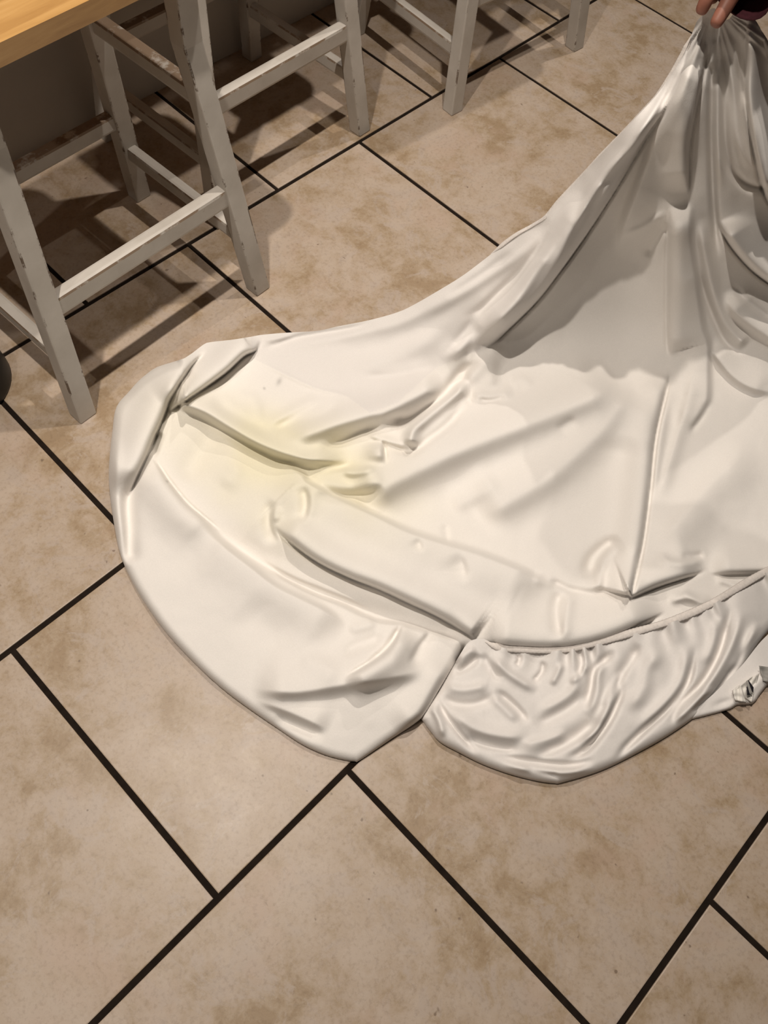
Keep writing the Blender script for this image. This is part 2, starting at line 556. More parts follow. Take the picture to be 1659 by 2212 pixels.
def build_cloth(name, outline, floor_edges, base, folds, step, mat, parent, tint, edge_w=16.0, extra=None, lift=0.004, gain=(1.0, 1.0, 1.0)):
    outline = np.array(outline, float)
    u0, v0 = outline.min(0) - 2 * step; u1, v1 = outline.max(0) + 2 * step
    gu = np.arange(u0, u1 + step, step); gv = np.arange(v0, v1 + step, step)
    U, V = np.meshgrid(gu, gv)
    ins = inside(outline, U, V)
    # keep every cell that touches the cloth; pull its outer corners onto the outline
    cell = ins[:-1, :-1] | ins[1:, :-1] | ins[:-1, 1:] | ins[1:, 1:]
    use = np.zeros_like(ins)
    use[:-1, :-1] |= cell; use[1:, :-1] |= cell; use[:-1, 1:] |= cell; use[1:, 1:] |= cell
    bd = use & ~ins
    loop = np.vstack([outline, outline[:1]])
    _, qx, qy = closest(loop, U[bd], V[bd])
    U[bd] = qx; V[bd] = qy
    idx = np.full(U.shape, -1); idx[use] = np.arange(use.sum())
    u = U[use]; v = V[use]
    h0 = base(u, v)
    D = np.zeros_like(u)
    for f in folds:
        w = max(f[1], f[2])
        g = gain[0] if w < 13 else gain[1] if w < 24 else gain[2]
        fold(D, u, v, f[0], f[1], f[2], f[3] * g, *f[4:])
    D *= calm(u, v)
    if extra is not None: D += extra(u, v)
    # slope of the base surface turns a fold's depth along its normal into depth along the sight line
    e = 3.0
    P = at(u, v, h0); Pu = at(u + e, v, base(u + e, v)) - P; Pv = at(u, v + e, base(u, v + e)) - P
    n = np.cross(Pu, Pv); n /= np.linalg.norm(n, axis=1)[:, None] + 1e-12
    ray = EYE - P; rl = np.linalg.norm(ray, axis=1); ray /= rl[:, None]
    cosn = np.clip(np.abs((n * ray).sum(1)), 0.35, 1)
    if floor_edges:
        dmin = np.full(u.shape, 1e9)
        for fe in floor_edges:
            d, _, _ = closest(np.array(fe, float), u, v)
            dmin = np.minimum(dmin, d)
        x = np.clip(dmin / edge_w, 0, 1)
        rim = np.sqrt(np.clip(1 - (1 - x) ** 2, 0, 1))
    else:
        rim = np.ones_like(u)
    # heights: base plus folds, never through the floor
    P = P + ray * (D / cosn)[:, None]
    z = P[:, 2]
    zt = lift + np.maximum(z - lift, 0.0) * rim
    low = z < lift
    soft = np.where(z < 0.03, 0.5 * (z + np.sqrt((z) ** 2 + 0.00004)), z)
    zt = lift + np.maximum(soft - 0.0, 0) * rim
    # slide along the sight line to that height
    t = (zt - EYE[2]) / (P[:, 2] - EYE[2])
    P = EYE + (P - EYE) * t[:, None]
    a, b, c, d = idx[:-1, :-1][cell], idx[:-1, 1:][cell], idx[1:, 1:][cell], idx[1:, :-1][cell]
    quads = np.stack([a, d, c, b], 1)
    me = bpy.data.meshes.new(name)
    nv, nf = len(P), len(quads)
    me.vertices.add(nv); me.vertices.foreach_set('co', (P * T).astype(np.float32).ravel())
    me.loops.add(nf * 4); me.loops.foreach_set('vertex_index', quads.astype(np.int32).ravel())
    me.polygons.add(nf)
    me.polygons.foreach_set('loop_start', np.arange(0, nf * 4, 4, dtype=np.int32))
    me.polygons.foreach_set('loop_total', np.full(nf, 4, dtype=np.int32))
    me.polygons.foreach_set('use_smooth', np.ones(nf, bool))
    me.update(); me.validate()
    ca = me.color_attributes.new('fabric', 'FLOAT_COLOR', 'POINT')
    col = np.ones((nv, 4), np.float32); col[:, :3] = tint(u, v)
    ca.data.foreach_set('color', col.ravel())
    me.materials.append(mat)
    o = bpy.data.objects.new(name, me); COL.objects.link(o); o.parent = parent
    return o

sheet = empty('fitted_sheet', (0, 0, 0))
tag(sheet, 'crumpled white fitted bed sheet with a pale yellow stain, spread on the tiles', 'bed sheet')

# outline of the towelling top and the part that is held up
LEFT = [(380, 780), (350, 789), (330, 798), (300, 822), (275, 850), (258, 868), (248, 890), (243, 930), (237, 985), (235, 1030), (239, 1080), (246, 1130), (258, 1190), (275, 1235), (310, 1298), (360, 1368), (420, 1433), (480, 1488), (540, 1533), (600, 1574), (650, 1607), (700, 1630), (745, 1642), (768, 1645), (778, 1642), (840, 1600), (900, 1560), (920, 1540), (950, 1490), (985, 1430), (1002, 1398)]
UNDER = [(1060, 1450), (1200, 1455), (1350, 1440), (1500, 1380), (1650, 1310), (1800, 1240)]
RIGHT = [(1850, 1100), (1850, 900), (1840, 740), (1810, 560), (1770, 400), (1715, 250), (1675, 150)]
TOP = [(1655, 95), (1642, 60), (1626, 37), (1605, 25), (1584, 29), (1572, 44), (1553, 26), (1541, 17), (1524, 28), (1508, 42), (1499, 62), (1480, 110), (1450, 160), (1420, 203), (1380, 247), (1330, 300), (1290, 342), (1250, 386), (1210, 430), (1180, 466), (1150, 486), (1120, 503), (1085, 530), (1040, 565), (1000, 595), (960, 620), (900, 655), (860, 674), (800, 691), (730, 705), (690, 714), (650, 717), (600, 720), (560, 724), (545, 727), (500, 734), (455, 739), (440, 744), (415, 763), (398, 774)]
def dense(p):
    return [tuple(q) for q in catmull(p, 10.0)]
LEFT_D = dense(LEFT); TOP_D = dense(TOP)
outline = LEFT_D + UNDER + RIGHT + TOP_D

def hang(u, v, h): return (u, v, h)
ctrl = [
    # hem from the floor to the hand
    (400, 772, .06), (447, 742, .08), (560, 725, .07), (650, 717, .07), (730, 705, .08), (800, 691, .11), (860, 674, .15), (960, 620, .26), (1040, 565, .36), (1085, 530, .43), (1150, 486, .52), (1180, 466, .57), (1250, 386, .71), (1330, 300, .88), (1420, 203, 1.06), (1480, 110, 1.18), (1505, 50, 1.25), (1545, 20, 1.29), (1610, 25, 1.29),
    (1655, 95, 1.20), (1715, 250, .98), (1770, 400, .72), (1810, 560, .45), (1840, 740, .20), (1850, 900, .06), (1850, 1100, .03), (1800, 1240, .03),
    # hanging panels
    (1535, 150, 1.12), (1520, 300, .92), (1500, 450, .68), (1490, 600, .38), (1480, 720, .14), (1475, 800, .035),
    (1420, 320, .86), (1400, 450, .60), (1385, 580, .33), (1370, 700, .11), (1360, 790, .03),
    (1300, 400, .70), (1270, 520, .45), (1250, 640, .22), (1230, 730, .07), (1210, 800, .025),
    (1170, 560, .42), (1130, 650, .24), (1100, 720, .09), (1080, 790, .035),
    (1040, 640, .27), (1000, 710, .16), (970, 770, .08), (900, 740, .12), (860, 800, .06), (760, 780, .06), (700, 850, .035), (620, 780, .05),
    (1590, 300, .93), (1590, 450, .66), (1590, 600, .38), (1590, 720, .17), (1590, 830, .045),
    (1680, 350, .84), (1690, 500, .56), (1690, 650, .31), (1690, 780, .13), (1690, 890, .04),
    # lying part
    (550, 850, .05), (800, 900, .05), (900, 880, .045), (1000, 860, .03), (1150, 850, .025), (1300, 860, .03), (1440, 900, .03), (1600, 960, .03), (1750, 1000, .03),
    (1000, 1000, .03), (1150, 1000, .03), (1300, 1050, .03), (1450, 1080, .03), (1600, 1120, .03), (900, 1080, .03), (1050, 1150, .03), (1200, 1180, .035), (1380, 1200, .04), (1540, 1190, .03), (1660, 1180, .03),
    (700, 980, .05), (600, 960, .05), (480, 880, .05), (330, 870, .06), (280, 930, .055), (270, 1050, .05), (270, 1150, .04),
    (420, 960, .05), (500, 1020, .06), (600, 1080, .07), (700, 1150, .075), (850, 1210, .075), (1000, 1270, .075), (1120, 1310, .07), (1220, 1330, .06), (1320, 1330, .05), (1420, 1320, .03), (1550, 1290, .02),
    (420, 1100, .05), (500, 1200, .05), (600, 1260, .05), (700, 1310, .05), (800, 1350, .05), (330, 1130, .05), (350, 1250, .05), (450, 1330, .055), (550, 1400, .055), (650, 1460, .05), (700, 1560, .045), (800, 1500, .06), (850, 1400, .06), (920, 1440, .07), (880, 1520, .06), (970, 1380, .06),
    (1100, 1430, .012), (1250, 1440, .012), (1400, 1410, .012), (1550, 1350, .012), (1700, 1270, .015),
]
base_main = rbf_fit(ctrl)

FOLDS = [
    # --- rolled corner at the left
    ([(449, 753), (411, 790), (369, 854), (354, 893), (327, 956), (317, 980), (299, 1019), (272, 1080)], 6, 55, .050, (.10, .12)),
    ([(564, 728), (551, 754), (525, 769), (489, 802), (447, 833), (393, 869), (357, 893)], 6, 42, .050, (.05, .15)),
    ([(420, 795), (390, 840), (365, 880)], 12, 7, -.030),
    ([(300, 1000), (283, 1050), (276, 1090), (277, 1150), (282, 1222)], 18, 12, -.030, (.25, .12)),
    ([(254, 930), (250, 1000), (252, 1080), (262, 1150), (272, 1205)], 14, 14, .018),
    ([(262, 865), (300, 830), (350, 800), (382, 786)], 6, 6, -.014),
    ([(345, 930), (335, 965), (330, 985)], 8, 8, -.035),
    # --- roll below it and the long creases of the stained middle
    ([(385, 872), (405, 874), (447, 890), (501, 923), (556, 954), (616, 978), (660, 988), (720, 992), (760, 985)], 30, 11, .050, (.04, .2)),
    ([(385, 885), (430, 905), (483, 930), (531, 958), (586, 988), (622, 999), (680, 1006)], 7, 12, -.022),
    ([(596, 993), (646, 1028), (664, 1047), (716, 1075), (802, 1115), (883, 1153), (965, 1180), (1032, 1200), (1118, 1233), (1150, 1248), (1196, 1272)], 9, 75, .040, (.12, .10)),
    ([(321, 983), (336, 1001), (363, 1041), (399, 1086), (429, 1113), (486, 1160)], 6, 50, .030, (.06, .3)),
    ([(420, 1105), (486, 1162), (557, 1211), (630, 1252), (684, 1278), (745, 1300), (811, 1331), (873, 1340), (929, 1356), (1012, 1382)], 30, 9, -.026, (.2, .08)),
    ([(560, 1200), (630, 1241), (700, 1270), (760, 1294), (815, 1322)], 16, 5, .018),
    ([(592, 1132), (622, 1164), (684, 1210), (756, 1246), (816, 1268), (883, 1299), (949, 1331), (1009, 1366), (1028, 1380)], 42, 5, .040, (.06, .04)),
    ([(600, 1150), (640, 1185), (700, 1226), (780, 1262), (860, 1298), (940, 1338)], 5, 12, -.016),
    ([(598, 1083), (584, 1100), (580, 1122), (586, 1150), (600, 1175)], 7, 16, -.022),
    ([(600, 1090), (594, 1110), (596, 1132)], 12, 5, .014),
    ([(650, 1046), (660, 1075), (659, 1105), (646, 1132)], 8, 14, -.018),
    ([(672, 1052), (672, 1085), (664, 1120)], 12, 7, .008),
    ([(470, 920), (440, 970), (415, 1005), (395, 1045)], 26, 26, -.016),
    ([(520, 990), (500, 1030), (480, 1060)], 24, 24, .010),
    ([(900, 1160), (906, 1180), (905, 1195)], 7, 14, -.010),
    ([(985, 1190), (1000, 1230), (995, 1262)], 10, 26, -.010),
    ([(960, 1130), (966, 1155), (962, 1180)], 6, 10, -.008),
    # --- fan of creases in the stain
    ([(572, 923), (610, 900), (660, 872), (700, 858)], 14, 10, .016),
    ([(575, 928), (640, 912), (700, 895), (745, 862)], 12, 14, -.012),
    ([(560, 920), (560, 895), (545, 860), (500, 850)], 12, 12, .008),
    ([(450, 855), (475, 875), (510, 900), (560, 925), (600, 950)], 14, 14, -.016),
    ([(600, 950), (660, 936), (716, 918), (789, 897), (832, 887), (881, 863), (920, 842), (958, 818)], 30, 22, .055, (.2, .12)),
    ([(690, 970), (735, 955), (782, 933), (828, 922)], 10, 9, -.030),
    ([(826, 908), (881, 909), (931, 879), (965, 850), (985, 826), (1007, 799), (1040, 775)], 13, 13, -.060, (.15, .2)),
    ([(884, 965), (893, 930), (915, 905), (950, 875), (985, 848), (1013, 822)], 14, 14, .072, (.05, .15)),
    ([(789, 938), (835, 952), (888, 968)], 12, 5, .025),
    ([(820, 972), (850, 968), (890, 975), (925, 950), (970, 915), (1010, 868)], 10, 9, -.030),
    ([(825, 946), (828, 975), (831, 1006)], 4, 28, .034, (.1, .15)),
    ([(625, 985), (690, 1012), (740, 1020), (790, 1016), (838, 1006)], 12, 16, .030),
    ([(640, 1005), (700, 1016), (745, 1008), (770, 998)], 8, 8, -.018),
    ([(660, 1030), (710, 1044), (770, 1048), (835, 1030)], 16, 18, .030),
    ([(680, 1062), (740, 1072), (800, 1065), (838, 1045)], 10, 14, -.024),
    ([(735, 1010), (760, 1022), (790, 1018), (812, 1004)], 7, 9, .016),
    # --- small tucks at the foot of the held edge
    ([(1000, 825), (1016, 850), (1010, 878)], 9, 14, -.014),
    ([(1066, 765), (1060, 810), (1066, 846)], 14, 22, .020),
    ([(1015, 848), (1060, 858), (1115, 848)], 16, 9, .016),
    ([(1030, 862), (1060, 864), (1095, 855)], 6, 8, -.016),
    ([(1000, 830), (1030, 795), (1065, 765), (1090, 745)], 20, 20, .026),
    ([(1100, 830), (1130, 820), (1150, 840)], 12, 14, .010),
    # --- long soft folds of the lying part
    ([(780, 1085), (838, 1045), (915, 1008), (1000, 968), (1100, 928), (1200, 888), (1280, 852), (1335, 815)], 50, 30, .058, (.08, .12)),
    ([(1030, 1120), (1100, 1080), (1180, 1032), (1245, 978), (1300, 925), (1340, 868), (1358, 815)], 55, 30, .042, (.15, .12)),
    ([(1390, 850), (1360, 920), (1345, 985)], 40, 30, .016),
    ([(970, 1100), (1040, 1060), (1080, 1030)], 26, 20, .012),
    ([(1200, 935), (1225, 915), (1250, 905)], 10, 16, -.008),
    ([(1446, 800), (1434, 851), (1413, 946), (1401, 1058), (1385, 1177), (1360, 1290)], 4, 42, .034, (.06, .02)),
    ([(1450, 830), (1432, 920), (1420, 1000), (1412, 1080)], 10, 10, .012),
    ([(1500, 780), (1490, 850), (1462, 950), (1430, 1060), (1424, 1095)], 16, 10, .014),
    ([(1342, 1160), (1300, 1190), (1278, 1215), (1270, 1255)], 24, 16, -.026),
    ([(1345, 1168), (1312, 1200), (1297, 1235), (1288, 1268), (1240, 1274)], 10, 14, .024),
    ([(1385, 1180), (1372, 1230), (1360, 1288)], 6, 6, -.010),
    ([(1118, 1236), (1160, 1242), (1205, 1262), (1240, 1276), (1300, 1278), (1358, 1290)], 9, 9, -.018),
    ([(1150, 1240), (1180, 1250), (1205, 1258)], 8, 16, .016),
    # --- flap and triangle at the right
    ([(1490, 430), (1487, 510), (1500, 610), (1514, 706), (1525, 741), (1526, 800), (1525, 864)], 9, 44, .028, (.15, .16)),
    ([(1526, 800), (1524, 862), (1502, 903), (1478, 940)], 9, 46, .026, (.20, .30)),
    ([(1534, 862), (1514, 900), (1488, 938)], 7, 7, -.016),
    ([(1447, 440), (1444, 594), (1445, 741), (1452, 775)], 38, 5, .030, (.2, .12)),
    ([(1620, 950), (1590, 1000), (1536, 1052), (1480, 1122), (1440, 1168), (1424, 1196)], 45, 26, .026),
    ([(1424, 1192), (1445, 1212), (1490, 1217), (1522, 1208)], 7, 12, .020),
    ([(1470, 1200), (1500, 1202), (1524, 1196)], 8, 8, -.012),
    ([(1360, 1291), (1400, 1274), (1437, 1260), (1497, 1241), (1528, 1226)], 45, 4, .034, (.03, .1)),
    ([(1528, 1240), (1600, 1238), (1660, 1236), (1720, 1230)], 40, 5, .026),
    # --- front roll of the middle band
    ([(1024, 1380), (1060, 1390), (1115, 1398), (1214, 1400), (1300, 1384), (1380, 1352), (1440, 1318)], 60, 7, .050, (.05, .12)),
    ([(1218, 1272), (1204, 1300), (1202, 1335), (1212, 1380)], 10, 14, -.022),
    ([(1234, 1280), (1226, 1320), (1217, 1385)], 14, 8, .014),
    ([(1440, 1300), (1490, 1292), (1540, 1310)], 14, 8, .020),
    ([(1470, 1275), (1500, 1300), (1520, 1320)], 10, 10, .016),
    ([(1545, 1250), (1580, 1262), (1600, 1280)], 8, 8, .014),
    # --- the corner pocket in front
    ([(430, 1140), (490, 1190), (539, 1228), (593, 1269), (648, 1297), (702, 1324), (752, 1362)], 10, 60, .034, (.2, .12)),
    ([(520, 1300), (600, 1370), (640, 1400)], 40, 40, -.010),
    ([(540, 1484), (600, 1490), (660, 1490), (756, 1474), (850, 1460), (925, 1440)], 60, 18, .036, (.18, .12)),
    ([(545, 1508), (600, 1526), (650, 1546), (714, 1576)], 34, 11, .018, (.35, .10)),
    ([(590, 1545), (650, 1572), (705, 1592)], 9, 14, -.016),
    ([(738, 1470), (780, 1446), (823, 1418), (850, 1390), (873, 1346)], 5, 36, .032, (.15, .06)),
    ([(870, 1344), (850, 1376), (822, 1408), (790, 1432)], 6, 7, -.020),
    ([(750, 1425), (760, 1400), (800, 1385), (830, 1370)], 12, 16, -.014),
    ([(748, 1362), (790, 1352), (815, 1340)], 16, 12, .014),
    ([(935, 1356), (922, 1378), (905, 1400), (885, 1440)], 16, 7, -.018),
    ([(640, 1420), (700, 1440), (740, 1465)], 20, 26, .010),
    ([(970, 1420), (930, 1490), (900, 1540), (850, 1580)], 20, 34, .020),
    # --- held-up side: ridges running from the hand to the floor
    ([(1470, 170), (1430, 245), (1388, 306), (1328, 406), (1262, 508), (1201, 593), (1156, 650), (1093, 712), (1040, 760)], 7, 44, .060, (.25, .12)),
    ([(1440, 205), (1379, 300), (1309, 373), (1262, 450), (1231, 505), (1205, 556), (1165, 612)], 8, 12, .026),
    ([(1350, 330), (1300, 395), (1270, 440), (1240, 495)], 6, 8, .016),
    ([(1262, 415), (1244, 445), (1201, 520), (1156, 580), (1123, 635), (1081, 686), (1005, 747), (945, 775)], 16, 18, .040, (.15, .1)),
    ([(1190, 500), (1141, 569), (1081, 629), (1036, 671), (995, 692)], 14, 10, -.026),
    ([(1030, 680), (990, 735), (955, 775)], 12, 10, -.016),
    ([(1182, 478), (1129, 545), (1057, 597), (975, 648), (900, 690)], 12, 12, .018),
    ([(1159, 490), (1069, 563), (975, 629), (880, 690), (755, 722), (616, 748)], 14, 14, .012),
    ([(1110, 540), (1040, 592), (960, 645)], 8, 10, -.010),
    ([(1000, 650), (900, 715), (800, 750), (700, 770)], 18, 18, -.008),
    ([(960, 720), (860, 770), (760, 800)], 20, 20, .010),
    ([(940, 790), (860, 810), (770, 815)], 8, 10, -.010),
    ([(553, 760), (600, 742), (643, 728), (749, 711), (820, 694)], 6, 10, -.016),
    ([(565, 735), (600, 731), (640, 724)], 5, 6, .008),
    ([(550, 776), (616, 809), (683, 839), (749, 856), (799, 892)], 5, 5, .007),
    ([(1040, 700), (1010, 760), (1020, 780)], 10, 10, -.018),
    # --- hanging folds under the hand
    ([(1505, 115), (1465, 190), (1425, 280), (1395, 370), (1355, 480), (1335, 560)], 46, 12, .045, (.1, .25)),
    ([(1340, 510), (1390, 490), (1440, 455)], 7, 9, .014),
    ([(1442, 480), (1412, 528), (1396, 560)], 10, 14, -.016),
    ([(1530, 84), (1518, 152), (1498, 253), (1487, 320), (1486, 420)], 6, 34, .040, (.1, .15)),
    ([(1536, 130), (1536, 220), (1536, 300), (1540, 420), (1546, 500), (1553, 570)], 8, 7, -.050, (.1, .25)),
    ([(1512, 470), (1526, 560), (1545, 640), (1570, 700), (1612, 748)], 14, 12, .034, (.2, .05)),
    ([(1503, 564), (1523, 638), (1544, 691), (1567, 737), (1596, 757), (1620, 752)], 6, 7, -.020),
    ([(1526, 735), (1559, 783), (1588, 815), (1625, 836), (1680, 850)], 26, 9, .026),
    ([(1553, 476), (1576, 523), (1617, 573), (1659, 607), (1720, 645)], 36, 6, .055, (.12, .15)),
    ([(1562, 630), (1597, 680), (1659, 725), (1720, 760)], 30, 14, .042),
    ([(1575, 610), (1620, 655), (1680, 700)], 8, 10, -.016),
    ([(1564, 90), (1564, 200), (1567, 300), (1580, 365), (1610, 398), (1650, 408), (1700, 400)], 9, 10, -.036, (.1, .2)),
    ([(1580, 60), (1582, 180), (1590, 280), (1612, 345), (1650, 370)], 12, 10, .028),
    ([(1612, 40), (1614, 140), (1615, 236), (1636, 354), (1659, 430), (1710, 510)], 24, 7, .044, (.08, .2)),
    ([(1598, 60), (1600, 160), (1602, 240)], 7, 7, -.026),
    ([(1640, 70), (1660, 180), (1690, 300)], 9, 9, -.020),
    ([(1556, 95), (1553, 200), (1552, 320), (1560, 420)], 9, 7, .030),
    ([(1545, 80), (1540, 110), (1535, 150)], 6, 6, .020),
    ([(1480, 90), (1440, 190), (1400, 260), (1350, 320)], 8, 8, .016),
    ([(1498, 80), (1465, 170), (1430, 235)], 6, 6, -.018),
]

def wrinkle(u, v):
    # fine pleats running out from the pinching fingers
    du, dv = u - 1545, v - 10
    r = np.hypot(du, dv); th = np.arctan2(dv, du)
    ph = th * 34 + 2.2 * np.sin(th * 9) + 0.8 * np.sin(r / 90.0)
    pleat = 0.0085 * np.sin(ph) * smooth01((r - 25) / 70) * np.exp(-np.clip(r - 130, 0, None) / 330.0) * (0.5 + value_noise(th * 260, r * 0.25, 60, 31))
    return pleat + 0.006 * value_noise(u, v, 95, 1) + 0.0032 * value_noise(u, v, 42, 2) + 0.0012 * value_noise(u, v, 19, 3)

seam = [(545, 770), (550, 776), (616, 809), (683, 839), (749, 856), (799, 892), (860, 870), (940, 795), (1000, 770), (1060, 745), (1093, 712), (1201, 593), (1262, 508), (1328, 406), (1388, 306), (1470, 170), (1500, 90), (1500, 40), (1100, 480), (700, 690), (540, 700)]
def blob(u, v, x, y, rx, ry, a):
    c, s = math.cos(a), math.sin(a)
    dx, dy = u - x, v - y
    return np.exp(-(((dx * c + dy * s) / rx) ** 2 + ((-dx * s + dy * c) / ry) ** 2))
CREAM = np.array([0.845, 0.812, 0.775]); JERSEY = np.array([0.80, 0.768, 0.742]); STAIN = np.array([0.82, 0.775, 0.605])
def tint_main(u, v):
    n = len(u)
    c = np.tile(CREAM, (n, 1))
    s = np.clip(0.85 * blob(u, v, 690, 1030, 210, 85, .45) + 0.55 * blob(u, v, 600, 950, 120, 60, .5) + 0.45 * blob(u, v, 760, 980, 90, 60, 0) + 0.5 * blob(u, v, 540, 1070, 210, 75, .65) + 0.3 * blob(u, v, 480, 940, 180, 90, .5), 0, 1)
    s *= 0.8 + 0.5 * value_noise(u, v, 60, 9)
    s = np.clip(s, 0, 1)[:, None]
    c = c * (1 - s) + STAIN * s
    j = inside(seam, u, v)
    c[j] = JERSEY
    d = np.maximum(blob(u, v, 603, 824, 5, 9, .5), 0) * 0.3 + 0.5 * blob(u, v, 571, 839, 2.2, 2.2, 0) + .35 * blob(u, v, 361, 1040, 3, 2, .7)
    return c * (1 - np.clip(d, 0, 1))[:, None]

main = build_cloth('towelling_top', outline, [LEFT_D], base_main, FOLDS, 2.7, M_CLOTH, sheet, tint_main, 20.0, wrinkle, gain=(0.95, 1.2, 1.75))

# ---- gathered side skirt in front
S_TOP = [(1002, 1400), (1016, 1384), (1045, 1380), (1075, 1396), (1120, 1404), (1170, 1407), (1230, 1403), (1290, 1391), (1350, 1374), (1420, 1354), (1480, 1333), (1530, 1310), (1580, 1281), (1620, 1257), (1660, 1234), (1720, 1200), (1790, 1165)]
S_BOT = [(1790, 1230), (1720, 1300), (1659, 1366), (1632, 1400), (1600, 1446), (1560, 1492), (1512, 1540), (1450, 1585), (1380, 1625), (1300, 1664), (1216, 1690), (1198, 1692), (1160, 1687), (1100, 1672), (1040, 1650), (990, 1625), (950, 1603), (930, 1580), (915, 1560), (911, 1545), (945, 1495), (984, 1430)]
S_TOP_D = dense(S_TOP); S_BOT_D = dense(S_BOT[:-1]) + [S_BOT[-1]]
s_outline = S_TOP_D + S_BOT_D
base_skirt = rbf_fit([(1002, 1400, .085), (1045, 1384, .095), (1120, 1404, .085), (1230, 1403, .09), (1350, 1374, .10), (1480, 1333, .10), (1580, 1281, .09), (1660, 1234, .08), (1790, 1165, .06),
    (960, 1480, .05), (985, 1560, .06), (1050, 1480, .07), (1150, 1480, .07), (1250, 1480, .08), (1350, 1450, .085), (1450, 1420, .085), (1550, 1370, .08), (1620, 1320, .07), (1700, 1260, .055),
    (1050, 1600, .055), (1150, 1620, .055), (1250, 1600, .06), (1350, 1560, .065), (1450, 1500, .065), (1540, 1440, .06), (1610, 1380, .05),
    (1200, 1692, .04), (1380, 1625, .04), (1040, 1650, .04), (930, 1580, .04), (1560, 1492, .04), (1660, 1366, .04), (1790, 1230, .03)])
SK = [
    ([(1386, 1388), (1365, 1423), (1340, 1463), (1325, 1500)], 8, 14, -.018),
    ([(1352, 1470), (1334, 1515), (1316, 1555), (1282, 1604), (1251, 1629), (1215, 1640)], 8, 9, -.026),
    ([(1340, 1480), (1316, 1530), (1290, 1575), (1250, 1612)], 8, 12, .026),
    ([(1330, 1400), (1322, 1412), (1285, 1447), (1276, 1487), (1264, 1537)], 7, 9, -.022),
    ([(1300, 1420), (1292, 1460), (1290, 1500), (1270, 1550)], 10, 12, .014),
    ([(1500, 1390), (1498, 1420), (1491, 1457), (1478, 1487), (1441, 1533), (1389, 1580), (1349, 1619), (1322, 1650)], 7, 8, -.026),
    ([(1482, 1380), (1480, 1440), (1462, 1490), (1420, 1535), (1370, 1580)], 12, 14, .014),
    ([(1582, 1300), (1567, 1365), (1549, 1420), (1518, 1475), (1472, 1518), (1454, 1549), (1450, 1575)], 7, 9, -.026),
    ([(1600, 1310), (1590, 1370), (1560, 1435), (1520, 1490), (1480, 1530)], 10, 10, .016),
    ([(1622, 1375), (1580, 1451), (1534, 1512), (1481, 1548)], 8, 9, -.022),
    ([(1640, 1340), (1610, 1400), (1570, 1460)], 9, 9, .014),
    ([(1550, 1330), (1540, 1390), (1520, 1440)], 12, 12, .012),
    ([(1150, 1632), (1196, 1618), (1242, 1594), (1285, 1566), (1300, 1545)], 18, 10, -.024),
    ([(1120, 1610), (1180, 1600), (1230, 1580)], 10, 20, .014),
    ([(1060, 1412), (1081, 1438), (1110, 1462), (1162, 1494)], 10, 10, .018),
    ([(1040, 1410), (1065, 1450), (1085, 1470)], 8, 12, -.012),
    ([(1068, 1490), (1100, 1515), (1125, 1540), (1142, 1566)], 8, 12, -.018),
    ([(1060, 1500), (1090, 1530), (1120, 1560)], 10, 10, .010),
    ([(943, 1504), (960, 1540), (983, 1572), (1006, 1600), (1034, 1630)], 6, 7, -.016),
    ([(930, 1520), (950, 1560), (958, 1596)], 8, 8, .014),
    ([(948, 1500), (983, 1520), (1030, 1520), (1075, 1500)], 10, 10, -.014),
    ([(960, 1480), (1000, 1490), (1060, 1480)], 10, 12, .014),
    ([(965, 1530), (1030, 1575), (1100, 1590), (1150, 1585)], 18, 12, .016),
    ([(1000, 1590), (1060, 1612), (1130, 1622)], 12, 10, -.018),
    ([(1060, 1628), (1131, 1642), (1225, 1652), (1290, 1640)], 7, 9, -.016),
    ([(1080, 1650), (1150, 1664), (1230, 1668), (1290, 1655)], 7, 7, .012),
    ([(1130, 1660), (1190, 1672), (1215, 1680)], 6, 6, -.010),
    ([(975, 1455), (1010, 1440), (1040, 1412)], 8, 8, -.020),
    ([(985, 1440), (1005, 1415), (1030, 1398)], 10, 10, .016),
    ([(1150, 1568), (1200, 1545), (1240, 1520), (1265, 1490)], 12, 14, -.014),
    ([(1160, 1540), (1210, 1515), (1240, 1490), (1262, 1450)], 12, 12, .012),
    ([(1115, 1440), (1122, 1425), (1118, 1412)], 5, 6, -.014),
    ([(1150, 1475), (1170, 1450), (1172, 1425)], 5, 7, -.014),
    ([(1190, 1482), (1205, 1455), (1215, 1430)], 7, 7, .012),
    ([(1230, 1478), (1255, 1455), (1270, 1430)], 7, 7, .012),
    ([(1250, 1400), (1258, 1430), (1248, 1470)], 5, 7, -.012),
    ([(1340, 1450), (1320, 1490), (1300, 1530)], 8, 8, .010),
    ([(1440, 1400), (1400, 1440), (1390, 1490), (1350, 1540)], 16, 16, .014),
    ([(1540, 1480), (1500, 1520), (1455, 1562)], 7, 7, .014),
]
top_curve = catmull(S_TOP, 6.0)
def gather(u, v):
    d, s, Lc = near(top_curve, u, v)
    amp = np.exp(-(np.abs(d) / 40.0) ** 1.5)
    ph = s / 7.2 + 2.3 * np.sin(s / 41.0) + 1.4 * np.sin(s / 23.0 + 1.0) + np.abs(d) * 0.02
    on = 0.55 + 0.9 * value_noise(s, s * 0, 60, 21)
    ripple = 0.0075 * np.exp(-(np.abs(d) / 130.0) ** 2) * np.sin(s / 15.0 + 1.8 * np.sin(s / 63.0) - np.abs(d) * 0.018) * smooth01((s - 60) / 60)
    return ripple + 0.020 * amp * np.sin(ph) * np.clip(on, 0.1, 1) * smooth01((s - 60) / 60) + 0.004 * value_noise(u, v, 40, 5) + 0.0015 * value_noise(u, v, 17, 6)
def tint_skirt(u, v):
    return np.tile(JERSEY * 1.0, (len(u), 1))
skirt = build_cloth('side_skirt', s_outline, [S_BOT_D], base_skirt, SK, 2.8, M_SKIRT, sheet, tint_skirt, 22.0, gather, gain=(1.45, 1.45, 1.5))

